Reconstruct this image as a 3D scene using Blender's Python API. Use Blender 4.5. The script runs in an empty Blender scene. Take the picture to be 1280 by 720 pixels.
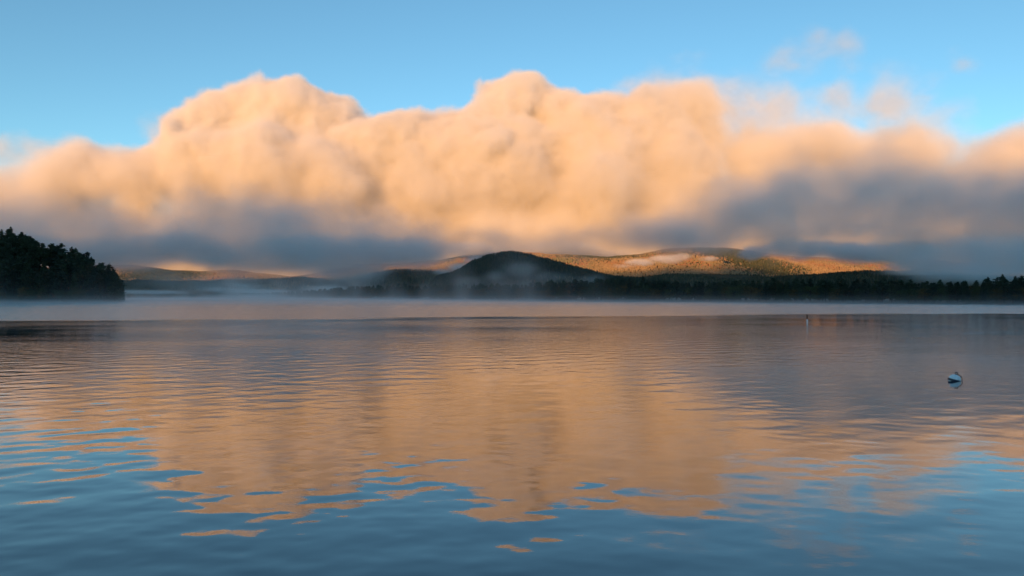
import bpy, bmesh, math, random
import numpy as np
from mathutils import Vector

rng = np.random.default_rng(7)
random.seed(7)
S = bpy.context.scene
R = math.radians

# ------------------------------------------------------------------ camera
F = 940.0            # focal length in photograph pixels (1280 wide)
HOR = 370.5          # horizon row in the photograph
CAM_H = 4.0
cd = bpy.data.cameras.new('camera'); cam = bpy.data.objects.new('camera', cd)
S.collection.objects.link(cam); S.camera = cam
cam.location = (0, 0, CAM_H)
cam.rotation_euler = (R(90) + math.atan((HOR - 360) / F), 0, 0)
cd.sensor_width = 36; cd.lens = F / 1280 * 36
cd.clip_start = 0.3; cd.clip_end = 60000

def at(px, py, D):
    """world point seen at photo pixel px,py at distance D along +Y"""
    return Vector(((px - 640) / F * D, D, CAM_H + (HOR - py) / F * D))

# ------------------------------------------------------------------ sky and sun
SUN_EL, SUN_ROT = R(6.0), R(196)
w = bpy.data.worlds.new('World'); S.world = w; w.use_nodes = True
nt = w.node_tree; bg = nt.nodes['Background']
sk = nt.nodes.new('ShaderNodeTexSky'); sk.sky_type = 'NISHITA'; sk.sun_disc = False
sk.sun_elevation = SUN_EL; sk.sun_rotation = SUN_ROT
sk.altitude = 2000; sk.air_density = 1; sk.dust_density = 0.3; sk.ozone_density = 3
tn = nt.nodes.new('ShaderNodeVectorMath'); tn.operation = 'MULTIPLY'; tn.inputs[1].default_value = (1.06, 1.08, .86)   # camera white balance
nt.links.new(sk.outputs[0], tn.inputs[0]); nt.links.new(tn.outputs[0], bg.inputs[0]); bg.inputs[1].default_value = 0.15

sd = Vector((math.sin(SUN_ROT) * math.cos(SUN_EL), math.cos(SUN_ROT) * math.cos(SUN_EL), math.sin(SUN_EL)))
sl = bpy.data.lights.new('sun', 'SUN'); so = bpy.data.objects.new('sun', sl); S.collection.objects.link(so)
sl.energy = 3.85; sl.angle = R(0.5); sl.color = (1.0, 0.45, 0.125)
so.rotation_euler = sd.to_track_quat('Z', 'Y').to_euler(); so.location = (0, -200, 300)

S.view_settings.view_transform = 'Standard'; S.view_settings.look = 'None'
S.view_settings.gamma = 1; S.view_settings.use_curve_mapping = False
S.view_settings.exposure = 0.95
S.cycles.volume_bounces = 4
S.cycles.max_bounces = 8; S.cycles.volume_step_rate = 5
S.cycles.glossy_bounces = 2; S.cycles.diffuse_bounces = 1
S.cycles.volume_max_steps = 512
S.cycles.use_denoising = True
S.cycles.caustics_reflective = False; S.cycles.caustics_refractive = False

# ------------------------------------------------------------------ helpers
def link(o, parent=None):
    S.collection.objects.link(o)
    if parent: o.parent = parent
    return o

def mesh_np(name, verts, faces, mats=(), smooth=True, face_mat=None):
    verts = np.asarray(verts, dtype=np.float32); faces = np.asarray(faces, dtype=np.int32)
    me = bpy.data.meshes.new(name)
    n = faces.shape[1]
    me.vertices.add(len(verts)); me.vertices.foreach_set('co', verts.ravel())
    me.loops.add(faces.size); me.loops.foreach_set('vertex_index', faces.ravel())
    me.polygons.add(len(faces))
    me.polygons.foreach_set('loop_start', np.arange(0, faces.size, n, dtype=np.int32))
    me.polygons.foreach_set('loop_total', np.full(len(faces), n, dtype=np.int32))
    me.polygons.foreach_set('use_smooth', np.full(len(faces), smooth, dtype=bool))
    if face_mat is not None: me.polygons.foreach_set('material_index', np.asarray(face_mat, dtype=np.int32))
    for m in mats: me.materials.append(m)
    me.update(calc_edges=True)
    return me

def tag(o, label=None, cat=None, group=None, kind=None):
    for k, v in (('label', label), ('category', cat), ('group', group), ('kind', kind)):
        if v: o[k] = v
    return o

def mat(name, col=(.5, .5, .5), rough=.6, spec=.5, metal=0):
    m = bpy.data.materials.new(name); m.use_nodes = True
    b = m.node_tree.nodes['Principled BSDF']
    b.inputs['Base Color'].default_value = (*col, 1); b.inputs['Roughness'].default_value = rough
    b.inputs['Specular IOR Level'].default_value = spec; b.inputs['Metallic'].default_value = metal
    return m

# ------------------------------------------------------------------ volumes (clouds, mist)
def vol_mat(name, dens, aniso=.6, col=(1, 1, 1)):
    m = bpy.data.materials.new(name); m.use_nodes = True
    t = m.node_tree; t.nodes.clear()
    out = t.nodes.new('ShaderNodeOutputMaterial'); pv = t.nodes.new('ShaderNodeVolumeScatter'); at_ = t.nodes.new('ShaderNodeAttribute'); at_.attribute_name = 'density'
    ml = t.nodes.new('ShaderNodeMath'); ml.operation = 'MULTIPLY'; ml.inputs[1].default_value = dens
    t.links.new(at_.outputs['Fac'], ml.inputs[0]); t.links.new(ml.outputs[0], pv.inputs['Density'])
    pv.inputs['Color'].default_value = (*col, 1)
    pv.inputs['Anisotropy'].default_value = aniso
    t.links.new(pv.outputs[0], out.inputs['Volume'])
    return m

class Fld:
    """small builder for geometry-node float / vector fields"""
    def __init__(s, ng): s.ng = ng
    def _in(s, sock, v):
        if isinstance(v, bpy.types.NodeSocket): s.ng.links.new(v, sock)
        else: sock.default_value = v
    def m(s, op, *a, clamp=False):
        n = s.ng.nodes.new('ShaderNodeMath'); n.operation = op; n.use_clamp = clamp
        for i, v in enumerate(a): s._in(n.inputs[i], v)
        return n.outputs[0]
    def v(s, op, *a, out=0):
        n = s.ng.nodes.new('ShaderNodeVectorMath'); n.operation = op
        for i, v in enumerate(a): s._in(n.inputs[i], v)
        return n.outputs[out]
    def noise(s, vec, scale, detail=3, rough=.55, color=False):
        n = s.ng.nodes.new('ShaderNodeTexNoise'); n.normalize = True
        s._in(n.inputs['Vector'], vec); n.inputs['Scale'].default_value = scale
        n.inputs['Detail'].default_value = detail; n.inputs['Roughness'].default_value = rough
        return n.outputs['Color' if color else 'Fac']
    def ramp(s, x, a, b, c=0., d=1., smooth=True):
        n = s.ng.nodes.new('ShaderNodeMapRange'); n.interpolation_type = 'SMOOTHSTEP' if smooth else 'LINEAR'
        s._in(n.inputs['Value'], x)
        for k, q in zip(('From Min', 'From Max', 'To Min', 'To Max'), (a, b, c, d)): s._in(n.inputs[k], q)
        return n.outputs[0]
    def sep(s, vec):
        n = s.ng.nodes.new('ShaderNodeSeparateXYZ'); s._in(n.inputs[0], vec); return n.outputs
    def comb(s, x, y, z):
        n = s.ng.nodes.new('ShaderNodeCombineXYZ')
        for i, q in enumerate((x, y, z)): s._in(n.inputs[i], q)
        return n.outputs[0]

def volume(name, lo, hi, res, field, material, step, kind='stuff', parent=None):
    ng = bpy.data.node_groups.new(name + '_density', 'GeometryNodeTree')
    ng.interface.new_socket('Geometry', in_out='INPUT', socket_type='NodeSocketGeometry')
    ng.interface.new_socket('Geometry', in_out='OUTPUT', socket_type='NodeSocketGeometry')
    out = ng.nodes.new('NodeGroupOutput'); vc = ng.nodes.new('GeometryNodeVolumeCube')
    sm = ng.nodes.new('GeometryNodeSetMaterial'); sm.inputs['Material'].default_value = material
    f = Fld(ng); pos = ng.nodes.new('GeometryNodeInputPosition').outputs[0]
    ng.links.new(field(f, pos), vc.inputs['Density'])
    vc.inputs['Min'].default_value = lo; vc.inputs['Max'].default_value = hi
    for k, q in zip('XYZ', res): vc.inputs['Resolution ' + k].default_value = q
    ng.links.new(vc.outputs[0], sm.inputs[0]); ng.links.new(sm.outputs[0], out.inputs[0])
    vd = bpy.data.volumes.new(name); o = bpy.data.objects.new(name, vd); link(o, parent)
    vd.materials.append(material)
    vd.render.space = 'WORLD'; vd.render.step_size = step
    md = o.modifiers.new('density', 'NODES'); md.node_group = ng
    if kind: o['kind'] = kind
    return o

def pf(px, py, r, D, ry=1.3, rz=1.0, rx=1.0):
    k = r / F * D
    return at(px, py, D), (k * rx, k * ry, k * rz)


# ------------------------------------------------------------------ shoreline and ground
SUN_T = math.tan(SUN_EL)
SHORE = [(-400, 600), (-150, 560), (0, 537), (90, 537), (148, 545), (156, 620), (162, 1500), (200, 1850), (300, 1800), (360, 1450), (420, 1150), (480, 960),
         (640, 690), (800, 585), (960, 490), (1120, 420), (1280, 378), (1450, 330), (1800, 260)]
SH_T = np.array([math.atan2(p - 640, F) for p, d in SHORE]); SH_D = np.array([d for p, d in SHORE], float)
def shore_y(px): return np.interp(px, [p for p, d in SHORE], SH_D)      # distance along +Y of the shore at pixel column
def shore_r(th):
    th = np.asarray(th, float)
    front = np.interp(th, SH_T, SH_D) / np.maximum(np.cos(np.clip(th, SH_T[0], SH_T[-1])), .2)
    a = np.abs(th)
    side = np.interp(a, [0.9, 1.25, 1.7, 2.2, 3.15], [1, .6, .12, .02, .012])
    return np.where(a > .9, np.interp(th, [-3.2, -.9, .9, 3.2], [front.min()] * 4) * 0 + 420 * side + 2, front)
def px_of(x, y): return 640 + x / np.maximum(y, 1) * F

def land(x, y):
    """ground height"""
    x = np.asarray(x, float); y = np.asarray(y, float)
    r = np.hypot(x, y); th = np.arctan2(x, y); k = r - shore_r(th)
    z = np.where(k < 0, np.maximum(k * .08, -3.), np.minimum(k * .06, 1.2) + np.clip(k - 20, 0, 4000) * .004)
    px = px_of(x, y)
    # wooded point: a steep mound
    q = np.interp(px, [-300, -60, 0, 60, 100, 130, 150, 158], [46, 42, 38, 27, 18, 9, 2.5, 0])
    up = np.interp(y - np.interp(px, [-300, 0, 158], [550, 537, 545]), [0, 70, 190, 350], [0, 1, 1, 0]) ** .9
    z = np.where((y > 500) & (y < 900) & (px < 158), np.maximum(z, -1 + (q + 1) * up), z)
    # rise at the near end of the far shore
    q2 = np.interp(px, [1190, 1240, 1290, 1400, 1700], [0, 2, 6, 14, 16]); up2 = np.clip((k - 8) / 60, 0, 1)
    return z + np.where(y > 50, q2 * up2, 0)

def grid_faces(a, b, wrap=False):
    idx = np.arange(a * b).reshape(a, b)
    nx = np.roll(idx, -1, axis=1) if wrap else idx[:, 1:]
    i0 = idx if wrap else idx[:, :-1]
    return np.stack([i0[:-1], nx[:-1], nx[1:], i0[1:]], -1).reshape(-1, 4)

def ground_mesh():
    th = np.concatenate([np.linspace(-math.pi, -.75, 80, endpoint=False), np.linspace(-.75, .75, 520), np.linspace(.75, math.pi, 80, endpoint=False)[1:]])
    rr = np.concatenate([[0.01, 3, 6, 12, 25, 60, 120], np.linspace(200, 1000, 110), np.geomspace(1010, 30000, 90)])
    T, Rr = np.meshgrid(th, rr); X = Rr * np.sin(T); Y = Rr * np.cos(T)
    Z = land(X, Y)
    return mesh_np('ground', np.stack([X, Y, Z], -1).reshape(-1, 3), grid_faces(len(rr), len(th), True)[:, ::-1])

def forest_floor():
    m = mat('forest_floor', (.045, .04, .025), .95, .2); t = m.node_tree
    n = t.nodes.new('ShaderNodeTexNoise'); n.inputs['Scale'].default_value = .15; n.inputs['Detail'].default_value = 6
    c = t.nodes.new('ShaderNodeValToRGB'); c.color_ramp.elements[0].color = (.03, .035, .018, 1); c.color_ramp.elements[1].color = (.08, .06, .035, 1)
    g = t.nodes.new('ShaderNodeNewGeometry'); t.links.new(g.outputs['Position'], n.inputs['Vector'])
    t.links.new(n.outputs[0], c.inputs[0]); t.links.new(c.outputs[0], t.nodes['Principled BSDF'].inputs['Base Color'])
    return m
FLOOR = forest_floor()
gm = ground_mesh(); gm.materials.append(FLOOR)
tag(link(bpy.data.objects.new('ground', gm)), kind='structure')

# ridge behind the viewer: the sun rises over it, so the lake lies in its shade
def ridge_behind():
    xs = np.linspace(-18000, 18000, 140); ys = np.linspace(-15000, -6500, 40)
    X, Y = np.meshgrid(xs, ys)
    top = 1955 + 45 * np.sin(X / 900 + .5) + 28 * np.sin(X / 410 + 2)
    Z = np.exp(-((Y + 10000) / 1500) ** 2) * top - 60
    return mesh_np('hills', np.stack([X, Y, Z], -1).reshape(-1, 3), grid_faces(len(ys), len(xs)), [FLOOR])
tag(link(bpy.data.objects.new('hills', ridge_behind())), kind='structure')

# ------------------------------------------------------------------ far hills
def fbm1(x, seed, sc):
    r = np.random.default_rng(seed); s = 0
    for k in range(6):
        s = s + np.sin(x / sc * 2 ** k * (1 + .3 * r.random()) + r.random() * 7) * .6 ** k
    return s
class Hill:
    def __init__(s, outline, D, front, back, seed, rough=1.0):
        s.px = [p for p, y in outline]; s.py = [y for p, y in outline]; s.D = D; s.front = front; s.back = back; s.seed = seed; s.rough = rough
        s.amp = rough
    def z(s, x, y):
        px = px_of(x, y)
        top = CAM_H + (HOR - np.interp(px, s.px, s.py)) / F * s.D
        d = y - s.D
        k = np.where(d < 0, d / s.front, d / s.back)
        b = np.clip(1 - np.abs(k), 0, 1); b = b * b * (3 - 2 * b)
        n = fbm1(x + .6 * y, s.seed, 500) * fbm1(y - .3 * x, s.seed + 1, 420)
        return top * b * (1 + .05 * s.amp * n * (1 - b)) + s.amp * 2.0 * fbm1(x, s.seed + 2, 90) * b - 6 * (1 - b)
    def mesh(s, name, n1=500, n2=70):
        pxs = np.linspace(s.px[0], s.px[-1], n1); ys = np.linspace(s.D - s.front, s.D + s.back, n2)
        P, Y = np.meshgrid(pxs, ys); X = (P - 640) / F * Y
        return mesh_np(name, np.stack([X, Y, s.z(X, Y)], -1).reshape(-1, 3), grid_faces(n2, n1), [FLOOR])

FAR = Hill([(-250, 350), (0, 335), (100, 334), (150, 333), (185, 335), (215, 340), (250, 341), (290, 339), (330, 344), (365, 348), (400, 342), (450, 333), (500, 331), (550, 327), (590, 319), (640, 317),
            (700, 320), (760, 323), (800, 320), (832, 313), (880, 311), (920, 313), (960, 319), (1000, 323), (1060, 325), (1150, 325), (1200, 330), (1300, 336), (1500, 345)], 7000, 2300, 1500, 3)
FOOT = Hill([(-200, 356), (100, 354), (190, 353), (260, 354), (330, 352), (375, 349), (400, 351), (440, 354), (470, 343), (505, 338), (540, 341), (580, 350), (700, 355), (800, 351), (830, 345), (860, 345),
             (900, 350), (960, 349), (1020, 345), (1080, 341), (1140, 341), (1200, 345), (1300, 350), (1500, 356)], 4300, 1300, 1000, 11)
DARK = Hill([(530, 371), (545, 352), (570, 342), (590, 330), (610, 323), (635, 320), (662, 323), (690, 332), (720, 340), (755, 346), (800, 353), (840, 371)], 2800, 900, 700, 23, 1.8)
for h, n1, n2 in ((FAR, 700, 80), (FOOT, 600, 60), (DARK, 260, 60)):
    tag(link(bpy.data.objects.new('hills', h.mesh('hills', n1, n2))), kind='structure')

def attr_mat(name, rough=.8, spec=.25, var=.35):
    """foliage: base colour per tree from the 'tint' attribute, broken up by fine noise"""
    m = mat(name, (.05, .05, .03), rough, spec); t = m.node_tree
    a = t.nodes.new('ShaderNodeAttribute'); a.attribute_name = 'tint'
    g = t.nodes.new('ShaderNodeNewGeometry'); n = t.nodes.new('ShaderNodeTexNoise'); n.inputs['Scale'].default_value = .35
    t.links.new(g.outputs['Position'], n.inputs['Vector'])
    mr = t.nodes.new('ShaderNodeMapRange'); mr.inputs['To Min'].default_value = 1 - var; mr.inputs['To Max'].default_value = 1 + var
    t.links.new(n.outputs[0], mr.inputs[0])
    mx = t.nodes.new('ShaderNodeVectorMath'); mx.operation = 'SCALE'
    t.links.new(a.outputs['Color'], mx.inputs[0]); t.links.new(mr.outputs[0], mx.inputs['Scale'])
    t.links.new(mx.outputs[0], t.nodes['Principled BSDF'].inputs['Base Color'])
    return m
TINT = attr_mat('hill_forest_foliage')

def blob_unit():
    """a rough low crown: 3 rings and a tip"""
    v = [(0, 0, 1.0)]
    for z, r in ((.82, .55), (.5, 1.0), (.12, .75)):
        for k in range(6): v.append((r * math.cos(k * math.pi / 3 + z * 3), r * math.sin(k * math.pi / 3 + z * 3), z))
    f = [(0, 1 + k, 1 + (k + 1) % 6) for k in range(6)]
    for a in (1, 7):
        for k in range(6):
            q = (a + k, a + 6 + k, a + 6 + (k + 1) % 6, a + (k + 1) % 6)
            f += [(q[0], q[1], q[2]), (q[0], q[2], q[3])]
    return np.array(v), np.array(f)
def cone_unit():
    v = [(0, 0, 1.0)]; f = []
    for z, r in ((.6, .62), (.55, .35), (.1, 1.0)):
        for k in range(6): v.append((r * math.cos(k * math.pi / 3), r * math.sin(k * math.pi / 3), z))
    f = [(0, 1 + k, 1 + (k + 1) % 6) for k in range(6)]
    for a in (1, 7):
        for k in range(6):
            q = (a + k, a + 6 + k, a + 6 + (k + 1) % 6, a + (k + 1) % 6)
            f += [(q[0], q[1], q[2]), (q[0], q[2], q[3])]
    return np.array(v), np.array(f)

def add_tint(me, cols):
    a = me.attributes.new('tint', 'FLOAT_COLOR', 'POINT')
    a.data.foreach_set('color', np.concatenate([cols, np.ones((len(cols), 1))], 1).astype(np.float32).ravel())

def scatter(name, unit, P, W, H, cols):
    u, f = unit; n = len(P); k = len(u)
    ang = rng.random(n) * 6.28; c, s_ = np.cos(ang), np.sin(ang)
    jit = 1 + .35 * (rng.random((n, k)) - .5)
    X = (u[None, :, 0] * c[:, None] - u[None, :, 1] * s_[:, None]) * W[:, None] * jit + P[:, 0, None]
    Y = (u[None, :, 0] * s_[:, None] + u[None, :, 1] * c[:, None]) * W[:, None] * jit + P[:, 1, None]
    Z = u[None, :, 2] * H[:, None] + P[:, 2, None]
    Fc = (f[None] + (np.arange(n) * k)[:, None, None]).reshape(-1, 3)
    me = mesh_np(name, np.stack([X, Y, Z], -1).reshape(-1, 3), Fc, [TINT], smooth=False)
    add_tint(me, np.repeat(cols, k, 0))
    return tag(link(bpy.data.objects.new(name, me)), kind='stuff')

def smooth_noise(x, y, sc, seed):
    r = np.random.default_rng(seed); s = 0
    for k in range(7):
        a = r.random() * 6.28; q = (1 + r.random()) / sc
        s = s + np.sin((x * math.cos(a) + y * math.sin(a)) * q + r.random() * 7)
    return s / 3.
AUTUMN = np.array([(.27, .165, .095), (.25, .185, .105), (.29, .21, .12), (.24, .18, .10), (.20, .17, .095), (.27, .15, .09), (.17, .16, .09)])
GREEN = np.array([(.045, .06, .036), (.06, .072, .04), (.04, .052, .036), (.085, .085, .05)])

def hill_forest(h, n, px0, px1, d0, d1, hgt, wid, autumn, unit, seed, dark=1.):
    r = np.random.default_rng(seed)
    y = h.D + d0 + (d1 - d0) * r.random(n); px = px0 + (px1 - px0) * r.random(n); x = (px - 640) / F * y
    z = h.z(x, y)
    ok = z > 3; x, y, z = x[ok], y[ok], z[ok]; n = len(x)
    pick = smooth_noise(x, y * .6, 260, seed) + .45 * (r.random(n) - .5) * 2
    share = autumn(x, y, z)
    isA = (pick * .35 + .5) < share
    ca = AUTUMN[np.clip(((smooth_noise(x, y, 180, seed + 4) + 1.2) * 2.2 + r.random(n) * 2 - .5).astype(int), 0, len(AUTUMN) - 1)]
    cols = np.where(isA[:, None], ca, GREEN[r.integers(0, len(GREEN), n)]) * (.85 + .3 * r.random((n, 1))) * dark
    H = hgt * (.6 + .8 * r.random(n)); W = wid * (.7 + .6 * r.random(n))
    scatter('forest', unit, np.stack([x, y, z - .1 * H], -1), W, H, cols)
hill_forest(FAR, 85000, 60, 1330, -1300, 150, 14, 5.6, lambda x, y, z: .72 - .15 * (z > 330), blob_unit(), 101)
hill_forest(FOOT, 16000, 60, 1330, -700, 100, 15, 5, lambda x, y, z: .15 + 0 * x, cone_unit(), 102)
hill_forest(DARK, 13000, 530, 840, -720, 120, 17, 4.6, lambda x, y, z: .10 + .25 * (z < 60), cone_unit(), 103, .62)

# ------------------------------------------------------------------ lake
def wave_height(x, y, seed=5):
    r = np.random.default_rng(seed); z = np.zeros_like(x); z2 = np.zeros_like(x)
    for k in range(96):
        lam = .34 * (2.7 / .34) ** r.random(); a = R(101) + r.normal() * R(36); q = 2 * math.pi / lam
        arg = q * (x * math.cos(a) + y * math.sin(a)) + r.random() * 6.28
        amp = .0036 * (lam / 1.2) ** .35 / q
        if lam > 1.0: z += amp * np.sin(arg)
        else: z2 += amp * np.sin(arg)
    return z, z2
def water_near():
    th = np.linspace(-.80, .80, 800); rr = np.geomspace(5, 300, 1121)
    T, Q = np.meshgrid(th, rr); X = Q * np.sin(T); Y = Q * np.cos(T)
    z, z2 = wave_height(X, Y)
    patch = np.clip(.62 + .42 * smooth_noise(X * .5, Y, 16, 8), .15, 1.3)
    mid = np.interp(Y, [8, 18, 32, 60, 120, 300], [.7, .8, 1.1, .8, .5, .0])
    side = np.interp(X / np.maximum(Y, 1), [-.7, -.2, .3, .7], [1.4, 1.25, .85, .7])
    fade = np.clip((300 - Q) / 120, 0, 1) * np.clip((.80 - np.abs(T)) / .05, 0, 1) * np.clip((Q - 5) / 2, 0, 1)
    Z = (z * .68 + z2 * .9 * np.interp(Y, [8, 30, 150], [.85, 1.15, .7])) * patch * mid * side * fade
    return np.stack([X, Y, Z], -1), th, rr
def water_mesh():
    V, th, rr = water_near(); n1, n2 = len(rr), len(th)
    verts = V.reshape(-1, 3); faces = grid_faces(n1, n2)[:, ::-1]
    # the rest of the lake, meeting the rippled sector along its edges
    th2 = np.concatenate([np.linspace(.80, 2 * math.pi - .80, 120)]); off = len(verts)
    r2 = rr[::20]; r2 = np.concatenate([r2, [300.]]) if abs(r2[-1] - 300) > 1e-3 else r2
    T, Q = np.meshgrid(th2, r2); A = np.stack([Q * np.sin(T), Q * np.cos(T), Q * 0], -1).reshape(-1, 3)
    fa = grid_faces(len(r2), len(th2))[:, ::-1] + off; off2 = off + len(A)
    th3 = np.linspace(-math.pi, math.pi, 300); r3 = np.geomspace(300, 2600, 24)
    T, Q = np.meshgrid(th3, r3); B = np.stack([Q * np.sin(T), Q * np.cos(T), Q * 0], -1).reshape(-1, 3)
    fb = grid_faces(len(r3), len(th3))[:, ::-1] + off2; off3 = off2 + len(B)
    th4 = np.linspace(-math.pi, math.pi, 200); r4 = np.array([.01, 5.])
    T, Q = np.meshgrid(th4, r4); Cc = np.stack([Q * np.sin(T), Q * np.cos(T), Q * 0], -1).reshape(-1, 3)
    fc = grid_faces(2, len(th4))[:, ::-1] + off3
    return mesh_np('water', np.concatenate([verts, A, B, Cc]), np.concatenate([faces, fa, fb, fc]))

def water_mat():
    m = mat('lake_water', (.001, .008, .014), .012); t = m.node_tree; b = t.nodes['Principled BSDF']; b.inputs['IOR'].default_value = 1.68
    N, L = t.nodes.new, t.links.new
    f = Fld(t); pos = N('ShaderNodeNewGeometry').outputs['Position']
    x, y, z = f.sep(pos)
    r = f.v('LENGTH', pos, out=1)
    # wind-ruffled band far out, with a streaky near edge
    edge = f.noise(f.comb(f.m('MULTIPLY', x, .012), f.m('MULTIPLY', y, .05), 0.), 1, 4, .6)
    ang = f.m('DIVIDE', x, f.m('MAXIMUM', y, 1.))
    lim = f.ramp(ang, -.6, .5, 118., 172., smooth=False)
    d = f.m('ADD', f.m('SUBTRACT', y, lim), f.m('MULTIPLY', f.m('SUBTRACT', edge, .5), 70.))
    ruf = f.ramp(d, -6., 14.)
    L(f.m('ADD', f.m('MULTIPLY', ruf, .25), .012), b.inputs['Roughness'])
    # fine ripples
    n1 = f.noise(f.comb(f.m('MULTIPLY', x, .9), f.m('MULTIPLY', y, 1.5), 0.), 1.6, 3, .6)
    pat = f.noise(f.comb(f.m('MULTIPLY', x, .03), f.m('MULTIPLY', y, .06), 0.), 1, 2)
    far = f.ramp(r, 22., 75.)
    st = f.m('MULTIPLY', f.ramp(pat, .3, .7, .25, 1.), f.m('ADD', f.m('MULTIPLY', far, .030), .002))
    bp = N('ShaderNodeBump'); bp.inputs['Distance'].default_value = 1.0
    bp.inputs['Strength'].default_value = 1
    L(f.m('MULTIPLY', n1, st), bp.inputs['Height'])
    L(bp.outputs[0], b.inputs['Normal'])
    return m
wme = water_mesh(); wme.materials.append(water_mat())
tag(link(bpy.data.objects.new('water', wme)), kind='structure')

# ------------------------------------------------------------------ trees
BARK = mat('pine_bark', (.055, .042, .034), .95, .2)
def needles(name, a, b):
    m = mat(name, a, .75, .25); t = m.node_tree
    oi = t.nodes.new('ShaderNodeObjectInfo'); g = t.nodes.new('ShaderNodeNewGeometry')
    n = t.nodes.new('ShaderNodeTexNoise'); n.inputs['Scale'].default_value = .45; n.inputs['Detail'].default_value = 3
    t.links.new(g.outputs['Position'], n.inputs['Vector'])
    ad = t.nodes.new('ShaderNodeMath'); ad.operation = 'MULTIPLY_ADD'
    t.links.new(n.outputs[0], ad.inputs[0]); ad.inputs[1].default_value = .9
    ad2 = t.nodes.new('ShaderNodeMath'); ad2.operation = 'MULTIPLY_ADD'; t.links.new(oi.outputs['Random'], ad2.inputs[0]); ad2.inputs[1].default_value = .5; ad2.inputs[2].default_value = -.25
    t.links.new(ad2.outputs[0], ad.inputs[2])
    c = t.nodes.new('ShaderNodeValToRGB'); c.color_ramp.elements[0].position = .25; c.color_ramp.elements[1].position = .75
    c.color_ramp.elements[0].color = (*a, 1); c.color_ramp.elements[1].color = (*b, 1)
    t.links.new(ad.outputs[0], c.inputs[0]); t.links.new(c.outputs[0], t.nodes['Principled BSDF'].inputs['Base Color'])
    return m
NEEDLE = needles('pine_needles', (.030, .046, .030), (.075, .095, .045))
LEAF = needles('autumn_leaves', (.07, .06, .02), (.17, .10, .03))
GREENLEAF = needles('green_leaves', (.05, .07, .028), (.09, .10, .035))

def trunk_np(H, r0, bend, n=7, sides=6):
    hs = np.linspace(0, H * .97, n); v = []
    for h in hs:
        k = h / H; r = r0 * (1 - k) ** .8 + .03
        ox, oy = bend(k)
        for j in range(sides): v.append((ox + r * math.cos(j * 2 * math.pi / sides), oy + r * math.sin(j * 2 * math.pi / sides), h))
    return np.array(v), grid_faces(n, sides, True)

def leaf_quads(P, size, r, flat):
    n = len(P)
    a = r.normal(size=(n, 3)); a[:, 2] *= flat; a /= np.linalg.norm(a, axis=1)[:, None]
    b = r.normal(size=(n, 3)); b[:, 2] *= flat; b -= (b * a).sum(1)[:, None] * a; b /= np.linalg.norm(b, axis=1)[:, None]
    s = size * (.6 + .8 * r.random(n))[:, None]
    V = np.stack([P - a * s, P - b * s * .55, P + a * s, P + b * s * .55], 1).reshape(-1, 3)
    return V, np.arange(4 * n).reshape(n, 4)

def limb_np(p0, p1, r0):
    d = p1 - p0; d = d / np.linalg.norm(d); a = np.cross(d, (0, 0, 1.)); a /= max(np.linalg.norm(a), 1e-6); b = np.cross(d, a)
    v = [p0 + r0 * a, p0 + r0 * (-.5 * a + .87 * b), p0 + r0 * (-.5 * a - .87 * b)]; v += [p1 + (q - p0) * .3 for q in v]
    return np.array(v), np.array([(0, 1, 4, 3), (1, 2, 5, 4), (2, 0, 3, 5)])

def join_np(parts):
    V, Fc, o = [], [], 0
    for v, f in parts: V.append(v); Fc.append(f + o); o += len(v)
    return np.concatenate(V), np.concatenate(Fc)

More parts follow.
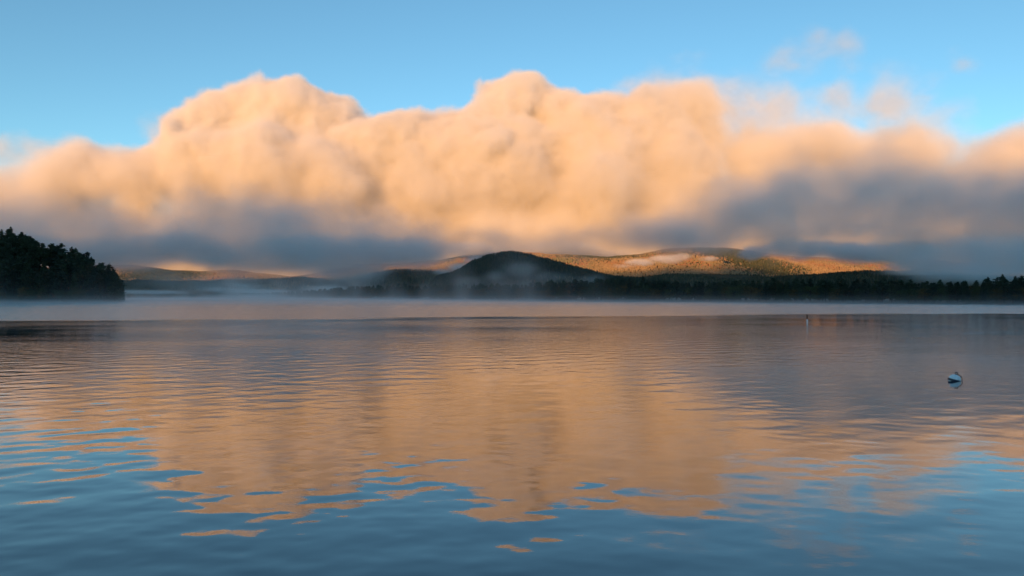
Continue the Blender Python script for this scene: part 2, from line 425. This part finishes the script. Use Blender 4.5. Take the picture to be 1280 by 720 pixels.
def pine_np(seed, H=20., kind='pine'):
    """white pine: layered, uneven horizontal boughs on a tapered trunk; fir: narrower and conical; leafy: round crown"""
    r = np.random.default_rng(seed)
    bx, by, ph = r.normal() * .35, r.normal() * .35, r.random() * 6
    bend = lambda k: (bx * k * k * 2 + .12 * math.sin(k * 5 + ph), by * k * k * 2)
    trunk = [trunk_np(H, .018 * H if kind != 'leafy' else .014 * H, bend)]
    pts = []
    if kind == 'leafy':
        for i in range(26):
            h = H * (.28 + .62 * r.random()); a = r.random() * 6.28; k = h / H
            L = H * .27 * math.sqrt(max(0, 1 - ((k - .58) / .44) ** 2)) * (.5 + .6 * r.random())
            ox, oy = bend(k * .8); p0 = np.array([ox, oy, h * .8]); p1 = np.array([ox + L * math.cos(a), oy + L * math.sin(a), h])
            trunk.append(limb_np(p0, p1, .06))
            c = r.normal(size=(34, 3)) * (.075 * H, .075 * H, .055 * H); pts.append(p1 + c)
        V, Fc = leaf_quads(np.concatenate(pts), .034 * H, r, 1.)
        return join_np(trunk), (V, Fc)
    h = H * (.16 + .1 * r.random()) if kind == 'pine' else H * .07
    lop = r.random() * 6.28
    while h < H * .985:
        k = h / H
        if kind == 'pine':
            L = H * .215 * (min(1, (1 - k) * 1.75) ** .9) * (.75 + .25 * min(1, k * 3))
        else:
            L = H * .17 * (1 - k) ** .85
        nb = r.integers(4, 7) if k < .93 else 3
        a0 = r.random() * 6.28
        for j in range(nb):
            a = a0 + j * 6.28 / nb + r.normal() * .25
            Lb = (L * (.5 + .75 * r.random()) * (1 + .25 * math.cos(a - lop)) + .25)
            if r.random() < .1: Lb *= 1.3
            rise = (.12 + .25 * k + r.normal() * .08) if kind == 'pine' else (-.18 + .3 * k)
            ox, oy = bend(k); p0 = np.array([ox, oy, h]); p1 = np.array([ox + Lb * math.cos(a), oy + Lb * math.sin(a), h + Lb * rise])
            if kind == 'pine' and k > .8: p1[2] += .3
            trunk.append(limb_np(p0, p1, .05))
            m = int(5 + 5.5 * Lb)
            t = .3 + .75 * r.random(m) ** .8
            q = p0 + (p1 - p0) * t[:, None] + r.normal(size=(m, 3)) * np.array([.32, .32, .16]) * (.35 + .28 * Lb)
            pts.append(q)
        h += H * (.05 + .025 * r.random()) if kind == 'pine' else H * .042
    ox, oy = bend(1.); pts.append(np.array([ox, oy, H * .985]) + r.normal(size=(10, 3)) * (.18, .18, .4))
    V, Fc = leaf_quads(np.concatenate(pts), .034 * H, r, .55)
    return join_np(trunk), (V, Fc)

PROTO = {k: [pine_np(300 + 17 * i + j, 20., k) for i in range(n)] for j, (k, n) in enumerate((('pine', 7), ('fir', 4), ('leafy', 4)))}
MESH = {k: [(mesh_np('trunk', *p[0], [BARK]), mesh_np('crown', *p[1], [NEEDLE if k != 'leafy' else (LEAF, GREENLEAF)[i % 2]], smooth=False)) for i, p in enumerate(v)] for k, v in PROTO.items()}
NAME = {'pine': 'pine_tree', 'fir': 'fir_tree', 'leafy': 'leafy_tree'}

def tree(kind, i, x, y, H, label, group, W=1., rot=None, tilt=(0, 0), z=None):
    e = bpy.data.objects.new(NAME[kind], None); S.collection.objects.link(e)
    e.empty_display_size = .5
    e.location = (x, y, (float(land(x, y)) if z is None else z) - .25); k = H / 20.
    e.scale = (k * W, k * W, k); e.rotation_euler = (tilt[0], tilt[1], random.random() * 6.28 if rot is None else rot)
    tag(e, label, NAME[kind].split('_')[0] + ' tree', group)
    tm, cm = MESH[kind][i % len(MESH[kind])]
    for nm, me in (('trunk', tm), ('crown', cm)):
        S.collection.objects.link(o := bpy.data.objects.new(nm, me)); o.parent = e
    return e

# the wooded point
POINT_TOP = ([-120, 0, 15, 40, 60, 85, 100, 120, 130, 138, 146, 152], [284, 287, 286, 295, 299, 304, 310, 315, 319, 326, 340, 352])
def top_y(px): return np.interp(px, *POINT_TOP)
spots = []
def try_spot(px, y, gap):
    x = (px - 640) / F * y
    if all((x - a) ** 2 + ((y - b) * .8) ** 2 > gap * gap for a, b in spots): spots.append((x, y)); return x
    return None
n_pt = 0
for k in range(6000):
    if n_pt >= 150: break
    row = random.random()
    px = random.uniform(-75, 147); base = float(shore_y(px)); y = base + 3 + (150 if px < 110 else 45) * row ** 1.25
    x = try_spot(px, y, 4.7)
    if x is None: continue
    n_pt += 1
    gz = float(land(x, y)); lim = CAM_H + (HOR - float(top_y(px))) / F * y - gz
    H = min(lim * (random.uniform(.86, 1.0) if random.random() < .75 else random.uniform(1., 1.09)), random.uniform(19, 27)) if lim > 6 else 6
    H = max(H, 6.)
    kind = 'pine' if random.random() < .8 else 'fir'
    lab = {'pine': 'dark layered pine packed among others on the wooded point jutting into the lake', 'fir': 'narrow dark fir among the pines of the wooded point jutting into the lake'}[kind]
    tree(kind, random.randrange(9), x, y, H, lab, {'pine': 'pines on the wooded point', 'fir': 'firs on the wooded point'}[kind], W=random.uniform(1.0, 1.3))
for px, dy, H, lab in [(151, 4, 14.5, 'small dark pine at the very tip of the wooded point, apart over open water'),
                       (143, 8, 22, 'tall slim pine second from the tip of the wooded point'),
                       (153.5, 2, 5.5, 'low dark bushy pine at the waterline under the tip of the wooded point')]:
    y = float(shore_y(min(px, 148))) + dy; x = (px - 640) / F * y
    tree('pine', {151: 1, 143: 3}.get(px, 5), x, y, H, lab, None, W=.95, z=max(.3, float(land(x, y))))
y = 655.; x = (12 - 640) / F * y
gz = float(land(x, y)); tree('pine', 2, x, y, CAM_H + (HOR - 284) / F * y - gz, 'tallest pine on the crest of the wooded point, its flat top above the rest', None, W=1.0)
for k in range(16):
    px = random.uniform(-50, 120) if k else 38
    y = float(shore_y(px)) + 2.; x = (px - 640) / F * y
    tree('leafy', random.randrange(4), x, y, random.uniform(7, 12), 'low leafy tree at the water edge below the pines of the wooded point', 'leafy trees along the foot of the wooded point', W=1.2)

# the far shore: its nearest trees one by one, the rest of the wood as one mass
SH_TOP = ([150, 300, 330, 380, 420, 440, 480, 560, 640, 680, 720, 760, 800, 860, 900, 960, 1000, 1060, 1100, 1160, 1200, 1225, 1250, 1270, 1300, 1450], [368, 366, 366, 363, 359, 357.5, 357, 355, 354, 352, 349.5, 348, 348.5, 351, 351, 350, 349, 349, 350, 351, 352, 350, 346, 343, 339, 325])
cand = []
px = 160.
while px < 1420:
    D = float(shore_y(px))
    for row in range(5):
        yy = D + 3 + row * 7 + random.uniform(-3, 3); p = px + random.uniform(-2, 2)
        cand.append((row, p, yy))
    px += 4.3 * F / D * random.uniform(.75, 1.25)
near = [c for c in cand if 640 < c[1] < 1300 and c[0] < 2]
random.shuffle(near)
solo = set(sorted(near, key=lambda c: c[2])[:140])
mass_t, mass_c, mass_l = [], [], []
def put(p, yy, row, alone):
    x = (p - 640) / F * yy; gz = float(land(x, yy)); lim = CAM_H + (HOR - float(np.interp(p, *SH_TOP))) / F * yy - gz
    u = random.random()
    kind = 'pine' if u < .62 else ('fir' if u < .86 else 'leafy')
    if random.random() < (.45 if row == 0 else .4 if p < 680 else .08): kind = 'leafy'
    H = lim * (random.uniform(.84, 1.04) if kind != 'leafy' else random.uniform(.5, .8)) * (1.1 if random.random() < .05 and kind != 'leafy' else 1)
    H = max(H, 4.)
    W = random.uniform(1.0, 1.4) * (1.1 if H < 13 else 1)
    i = random.randrange(len(PROTO[kind]))
    if alone:
        lab = {'pine': 'dark pine in the tree belt along the nearer part of the far shore', 'fir': 'pointed dark fir in the tree belt along the nearer part of the far shore', 'leafy': 'round leafy tree low at the water edge of the far shore'}[kind]
        tree(kind, i, x, yy, H, lab, {'pine': 'pines on the far shore', 'fir': 'firs on the far shore', 'leafy': 'leafy trees on the far shore'}[kind], W=W)
    else:
        (tv, tf), (cv, cf) = PROTO[kind][i]; k = H / 20.; a = random.random() * 6.28; c, s_ = math.cos(a), math.sin(a)
        def place(v):
            return np.stack([(v[:, 0] * c - v[:, 1] * s_) * k * W + x, (v[:, 0] * s_ + v[:, 1] * c) * k * W + yy, v[:, 2] * k + gz - .25], -1)
        mass_t.append((place(tv), tf)); (mass_l if kind == 'leafy' else mass_c).append((place(cv), cf))
for c in cand: put(c[1], c[2], c[0], c in solo)
parts = [(join_np(q), m) for q, m in ((mass_t, BARK), (mass_c, NEEDLE), (mass_l, LEAF))]
V, Fc = join_np([q for q, m in parts])
me = mesh_np('treeline', V, Fc, [m for q, m in parts], smooth=False, face_mat=np.concatenate([np.full(len(q[1]), i) for i, (q, m) in enumerate(parts)]))
tag(link(bpy.data.objects.new('treeline', me)), kind='stuff')

# ------------------------------------------------------------------ marker post and mooring buoy
def rev(profile, n=24):
    """surface of revolution from (radius, height) pairs"""
    v = [(r * math.cos(j * 2 * math.pi / n), r * math.sin(j * 2 * math.pi / n), h) for r, h in profile for j in range(n)]
    return np.array(v), grid_faces(len(profile), n, True)
def tube(pts, r, n=8, closed=False):
    pts = [Vector(p) for p in pts]; v = []; m = len(pts)
    for i, p in enumerate(pts):
        d = (pts[(i + 1) % m] - pts[i - 1]) if closed or 0 < i < m - 1 else (pts[1] - pts[0] if i == 0 else pts[-1] - pts[-2])
        d.normalize(); a = d.orthogonal().normalized() if i == 0 else (a - d * a.dot(d)).normalized(); b = d.cross(a)
        for j in range(n):
            t = j * 2 * math.pi / n; v.append(tuple(p + a * (r * math.cos(t)) + b * (r * math.sin(t))))
    f = grid_faces(m, n, True)
    if closed:
        k = (m - 1) * n
        f = np.concatenate([f, np.array([(k + j, k + (j + 1) % n, (j + 1) % n, j) for j in range(n)])])
    return np.array(v), f
def part(name, vf, m, parent, loc=(0, 0, 0), rot=(0, 0, 0)):
    o = link(bpy.data.objects.new(name, mesh_np(name, *vf, [m])), parent); o.location = loc; o.rotation_euler = rot; return o

WHITE = mat('white_paint', (.88, .88, .87), .35); BLACK = mat('black_paint', (.012, .012, .014), .45); BLUE = mat('navy_band', (.010, .016, .045), .4)
STEEL = mat('weathered_steel', (.05, .05, .055), .5, .5, .6); ROPE = mat('wet_rope', (.02, .022, .028), .8); RED = mat('dull_red_ring', (.16, .03, .025), .5)

D = 4 * F / (404 - HOR); p = at(1008.8, 404, D)
post = link(bpy.data.objects.new('spar_buoy', None)); post.location = (p.x, p.y, 0); post.rotation_euler = (R(1), R(-.8), 0)
tag(post, 'slim upright spar marker, white below and black above, standing in the lake', 'buoy')
part('white_section', rev([(0.01, -.9), (.085, -.9), (.085, .60), (.01, .60)]), WHITE, post)
part('ring', rev([(.01, .60), (.094, .602), (.097, .64), (.094, .68), (.01, .682)]), RED, post)
part('black_section', rev([(.01, .68), (.09, .684), (.09, 1.30), (.075, 1.36), (.03, 1.385), (.002, 1.39)]), BLACK, post)

D = 4 * F / (475.6 - HOR); p = at(1192.3, 475.6, D)
buoy = link(bpy.data.objects.new('mooring_buoy', None)); buoy.location = (p.x, p.y, .02)
tag(buoy, 'white ball mooring buoy with a dark band, tilted, floating with a ring on top', 'buoy')
RB = .275; TILT = (R(6), R(13), 0)
def sph(a0, a1, rr, n=20): return [(rr * math.cos(t), rr * math.sin(t)) for t in np.linspace(a0, a1, n)]
fl = part('float', rev(sph(-math.pi / 2 + .01, math.pi / 2 - .01, RB, 36), 40), WHITE, buoy, rot=TILT)
part('band', rev([(RB - .004, -.055), (RB + .004, -.05)] + [(math.sqrt((RB + .006) ** 2 - h * h), h) for h in np.linspace(-.045, .045, 8)] + [(RB + .004, .05), (RB - .004, .055)], 40), BLUE, fl)
ringp = [(.06 * math.cos(t), 0, RB + .06 + .055 * math.sin(t)) for t in np.linspace(0, 2 * math.pi, 24, endpoint=False)]
part('ring', tube(ringp, .018, 8, True), STEEL, fl)
part('rod', rev([(.01, RB - .02), (.03, RB - .018), (.028, RB + .018), (.01, RB + .02)], 14), STEEL, fl)
rp = []
for t in np.linspace(0, 1, 22):
    a = math.pi / 2 - .12 - t * (math.pi / 2 + .02)
    rr = RB + .022 + .02 * math.sin(t * math.pi)
    rp.append((rr * math.cos(a), -.10 * math.sin(t * math.pi), rr * math.sin(a)))
part('line', tube(rp, .017, 8), ROPE, fl)

# ------------------------------------------------------------------ clouds
BANK = [(0,250,60,4400),(-90,250,75,4400),(60,238,55,4400),(112,223,48,4500),(170,233,50,4500),(208,214,40,4600),
        (262,172,54,4700),(284,133,32,4700),(330,148,48,4700),(375,145,48,4750),(420,165,46,4750),(250,215,58,4500),(330,222,75,4500),(420,232,75,4500),
        (470,203,52,4700),(525,186,56,4750),(580,188,56,4750),(520,250,65,4600),
        (630,150,52,4800),(662,125,42,4800),(703,165,56,4800),(640,215,78,4700),(600,262,60,4700),(700,262,60,4700),
        (760,173,58,4800),(815,170,58,4800),(868,132,40,4800),(898,165,38,4800),(925,192,46,4800),(850,215,70,4700),(760,235,75,4600),(830,262,60,4600),
        (935,250,60,4700),(1020,255,60,4700),(960,197,54,4700),(1020,187,48,4700),(1070,210,50,4600),(1130,203,50,4600),(1162,192,40,4600),(1200,230,52,4600),(1250,215,58,4600),(1325,212,70,4600),(1410,220,80,4600),
        (-60,300,80,4700,1.3,.8,1.8),(120,300,70,4700,1.3,.8,2),(300,300,70,4700,1.3,.8,2),(480,300,70,4700,1.3,.8,2),(660,298,70,4700,1.3,.8,2),(840,298,70,4700,1.3,.8,2),(1020,290,80,4700,1.3,.8,2),(1200,290,80,4700,1.3,.8,2),(1380,290,80,4700,1.3,.8,2)]
BANK += [(px,338,48,4700,1.3,.9,1.8) for px in range(-60, 1400, 120)]
BANK = [pf(a[0], a[1], a[2], a[3] * 1.85, *a[4:]) for a in BANK]
def heap(f, pos, puffs, warps, blend, nsc, namp, ndet=6, nr=.62):
    p = pos
    for sc, amp in warps:
        nz = f.noise(pos, sc, 2, .5, color=True)
        p = f.v('ADD', p, f.v('MULTIPLY', f.v('SUBTRACT', nz, (.5, .5, .5)), (2 * amp,) * 3))
    d = None
    for c, r in puffs:
        q = f.v('MULTIPLY', f.v('SUBTRACT', p, tuple(c)), tuple(1 / k for k in r))
        e = f.m('MULTIPLY', f.m('SUBTRACT', 1., f.v('LENGTH', q, out=1)), (r[0] * r[2]) ** .5 * .8)
        d = e if d is None else f.m('SMOOTH_MAX', d, e, blend)
    return f.m('ADD', d, f.m('MULTIPLY', f.m('SUBTRACT', f.noise(pos, nsc, ndet, nr), .54), namp))
def bank_field(f, pos):
    d = heap(f, pos, BANK, ((1/1000, 170), (1/420, 110), (1/150, 34)), 300., 1/700, 520., 6, .60)
    x, y, z = f.sep(pos)
    fall = f.ramp(z, 900., 1800., 430., 115.)
    fall = f.m('ADD', fall, f.m('ADD', f.ramp(x, 700., 3400., 0., 330.), f.ramp(x, -6000., -3600., 330., 0.)))
    return f.ramp(f.m('DIVIDE', d, fall), -.05, 1.)
volume('clouds', (-8300, 7300, 130), (8300, 10400, 3150), (800, 140, 150), bank_field, vol_mat('cloud_vapour', 0.02, 0.), 75)

# the low grey deck this side of the hills, still in the shade of the ridge
DECK = [(-90,290,75,3500,1.6,.75,1.5),(20,288,70,3500,1.6,.75,1.5),(130,296,70,3500,1.6,.7,1.5),(250,290,78,3500,1.6,.7,1.4),(350,286,76,3600,1.6,.7,1.4),(440,298,70,3700,1.6,.6,1.4),(520,306,60,4000,1.6,.55,1.4),
        (-40,248,40,3600,1.5,.8,1.6),(40,243,32,3600,1.5,.8,1.4),(270,250,40,3600,1.5,.7,1.5),(330,244,30,3700,1.5,.7,1.4),
        (-60,320,50,3400,1.6,.6,1.8),(60,318,46,3400,1.6,.5,1.8),(180,304,40,3400,1.6,.4,1.8),(300,308,42,3400,1.6,.4,1.8),(420,310,46,3500,1.6,.45,1.8),(500,314,40,3600,1.6,.4,1.8),
        (610,302,48,4200,1.5,.38,1.6),(720,301,50,4200,1.5,.38,1.7),(830,288,56,4000,1.5,.5,1.5),
        (650,305,50,4000,1.4,.26,1.9),(860,300,50,3800,1.4,.36,1.6),(940,297,44,3500,1.4,.4,1.6),(1020,298,44,3200,1.4,.4,1.6),(930,268,62,3400,1.4,.75,1.4),(1000,246,60,2900,1.3,.9,1.3),(1085,238,64,2700,1.3,.9,1.3),(1175,242,68,2600,1.3,.9,1.3),(1270,250,74,2600,1.3,.9,1.2),(1380,250,84,2600,1.3,1.,1.2),
        (1000,280,50,3200,1.4,.5,1.5),(1080,282,54,2900,1.4,.5,1.5),(1160,300,66,2700,1.4,.7,1.4),(1270,304,72,2600,1.4,.75,1.3),(1380,304,76,2500,1.4,.7,1.3)]
DECK = [pf(*a) for a in DECK]
def deck_field(f, pos):
    d = heap(f, pos, DECK, ((1/500, 120), (1/170, 70), (1/60, 20)), 110., 1/220, 300., 6, .66)
    return f.m('MULTIPLY', f.ramp(d, -30., 230.), f.ramp(f.sep(pos)[0], 250., 1300., .95, 2.6))
volume('clouds', (-4100, 1900, 90), (3400, 5000, 680), (380, 140, 60), deck_field, vol_mat('deck_vapour', 0.0050, .5), 60)

def wisp_volume(name, puffs, dens, nscale, res, amp=.9, thr=.5, stretch=(1, 1, 1), pad=1.25, step=None, aniso=.1):
    """thin torn vapour: soft ellipsoids times stretched noise"""
    lo = [min(c[i] - r[i] * pad for c, r in puffs) for i in range(3)]; hi = [max(c[i] + r[i] * pad for c, r in puffs) for i in range(3)]
    lo[2] = max(lo[2], .05)
    def field(f, pos):
        nzc = f.noise(pos, nscale * .6, 2, .5, color=True)
        rr = min(min(r) for c, r in puffs)
        p = f.v('ADD', pos, f.v('MULTIPLY', f.v('SUBTRACT', nzc, (.5, .5, .5)), (rr * amp * 2,) * 3))
        d = None
        for c, r in puffs:
            q = f.v('MULTIPLY', f.v('SUBTRACT', p, tuple(c)), tuple(1 / k for k in r))
            e = f.m('SUBTRACT', 1., f.v('LENGTH', q, out=1))
            d = e if d is None else f.m('SMOOTH_MAX', d, e, .3)
        n = f.noise(f.v('MULTIPLY', pos, stretch), nscale, 5, .6)
        return f.m('MULTIPLY', f.ramp(d, 0., .7), f.ramp(n, thr - .17, thr + .2))
    n = [max(8, int((b - a) / k)) for a, b, k in zip(lo, hi, res)]
    return volume(name, tuple(lo), tuple(hi), n, field, vol_mat(name + '_vapour', dens, aniso), step or max(res) * 2.2)

# thin shreds high over the bank
wisp_volume('clouds', [pf(a[0], a[1], a[2], a[3] * 1.85, *a[4:]) for a in [(1060,58,34,4600),(1010,60,40,4600),(985,75,35,4600),(1110,115,45,4500),(1150,125,35,4500),(1210,78,22,4500),(850,92,55,4900,1,.4),(930,120,45,4900),(960,140,50,4800),(1190,160,40,4400),(60,185,50,4500,1,.5),(210,170,30,4600)]],
            .0019, 1/300, (30, 60, 24), amp=1.5, thr=.57, stretch=(.6, .8, 1.25), aniso=0.)
wisp_volume('clouds', [pf(a[0], a[1], a[2], a[3] * 1.8, *a[4:]) for a in [(905,122,34,4800),(935,140,42,4800),(975,140,44,4800),(1040,132,40,4700),(1110,135,44,4600),(1165,160,36,4600),(800,112,40,4800,1,.6),(215,172,36,4700),(85,188,46,4600,1,.5),(15,192,46,4600,1,.5)]],
            .0027, 1/240, (26, 60, 22), amp=1.2, thr=.47, aniso=0.)
# mist in the valleys between the hills
wisp_volume('mist', [pf(*a) for a in [(50,314,70,3800,3,.36,1.8),(150,321,55,3900,3,.34,1.4),(235,313,60,3800,3,.34,1.6),(320,328,60,3700,3,.34,1.5),(400,318,70,3800,3,.40,1.7),(440,334,40,3700,3,.4,1.5),(500,316,60,3900,3,.36,1.7)]],
            .0042, 1/190, (20, 34, 7), amp=1.0, thr=.40)
wisp_volume('mist', [pf(*a) for a in [(420,342,38,3600,4,.55),(450,352,40,3500,4,.45),(300,356,80,3600,4,.2),(370,334,34,3700,4,.4)]],
            .0022, 1/170, (20, 30, 8), thr=.52)
wisp_volume('mist', [pf(*a) for a in [(575,334,22,3500,3,.35,1.2),(600,326,22,3500,3,.3,1.2),(622,321,20,3500,3,.25),(555,340,18,3500,3,.3),(590,312,40,6300,3,.25),(700,313,70,7900,2,.14),(620,316,60,7900,2,.12),(760,318,40,7900,2,.12)]],
            .008, 1/120, (12, 30, 5), thr=.42)
wisp_volume('mist', [pf(*a) for a in [(1190,326,60,2000,2.5,.6),(1250,322,70,1900,2.5,.6),(1330,320,70,1900,2.5,.6),(1215,342,50,1700,2.5,.3)]],
            .008, 1/130, (12, 20, 6), thr=.44)
wisp_volume('clouds', [pf(*a) for a in [(800,330,22,6200,2.5,.35,1.3),(830,326,22,6200,2.5,.45,1.2),(852,323,15,6200,2.5,.6),(780,335,18,6200,2.5,.25,1.4),(880,325,18,6200,2.5,.3)]],
            .014, 1/85, (9, 22, 5), amp=.9, thr=.46, aniso=0.)
wisp_volume('clouds', [pf(*a) for a in [(945,314,24,4000,2.5,.5),(980,310,28,4000,2.5,.5),(1020,314,32,4000,2.5,.45),(1070,315,40,3900,2.5,.4),(1120,316,40,3900,2.5,.35)]],
            .014, 1/100, (11, 26, 6), amp=1.1, thr=.42)
wisp_volume('mist', [pf(*a) for a in [(190,365,28,2300,4,.12,1.4),(290,362,26,2300,4,.18,1.3),(310,358,20,2300,4,.22),(330,366,40,2000,4,.14),(410,362,28,1700,4,.25),(350,372,80,1500,3,.08)]],
            .010, 1/60, (8, 14, 4), thr=.45)
wisp_volume('mist', [pf(*a) for a in [(620,345,20,1700,3,.5,1.2),(650,338,26,1700,3,.5,1.2),(690,347,26,1700,3,.4,1.2),(590,350,22,1700,3,.4,1.2),(735,350,24,1500,3,.4,1.3),(470,345,24,1700,3,.4,1.3)]],
            .0035, 1/55, (6, 14, 5), thr=.52)

# steam rising off the water along the shore
def steam_field(f, pos):
    x, y, z = f.sep(pos)
    nz = f.noise(pos, 1/22, 2, .5, color=True)
    p = f.v('ADD', pos, f.v('MULTIPLY', f.v('SUBTRACT', nz, (.5, .5, .5)), (14., 14., 5.)))
    n = f.noise(f.v('MULTIPLY', p, (1., .6, .28)), 1/26, 4, .6)
    big = f.noise(f.v('MULTIPLY', pos, (1., .6, .0)), 1/170, 2, .5)
    ang = f.m('DIVIDE', x, y)
    side = f.m('MULTIPLY', f.ramp(ang, .02, .22, 1., .35), f.ramp(ang, -.62, -.40, .6, 1.))
    top = f.m('MULTIPLY', f.m('ADD', f.m('MULTIPLY', f.ramp(big, .35, .7), 20.), 3.5), side)
    lowf = f.m('POWER', 2.718, f.m('DIVIDE', f.m('MULTIPLY', z, -1.), top))
    wisp = f.ramp(n, .50, .68)
    sheet = f.m('POWER', 2.718, f.m('MULTIPLY', z, -1 / 1.3))
    den = f.m('ADD', f.m('MULTIPLY', wisp, f.m('MULTIPLY', lowf, f.m('ADD', f.m('MULTIPLY', side, .7), .1))), f.m('MULTIPLY', sheet, .5))
    yy = f.ramp(y, 190., 380.)
    out = f.m('MULTIPLY', den, f.m('MULTIPLY', yy, f.ramp(z, 30., 38., 1., 0.)))
    return out
volume('mist', (-900, 190, .05), (700, 1400, 40), (230, 130, 17), steam_field, vol_mat('steam', .009), 32)
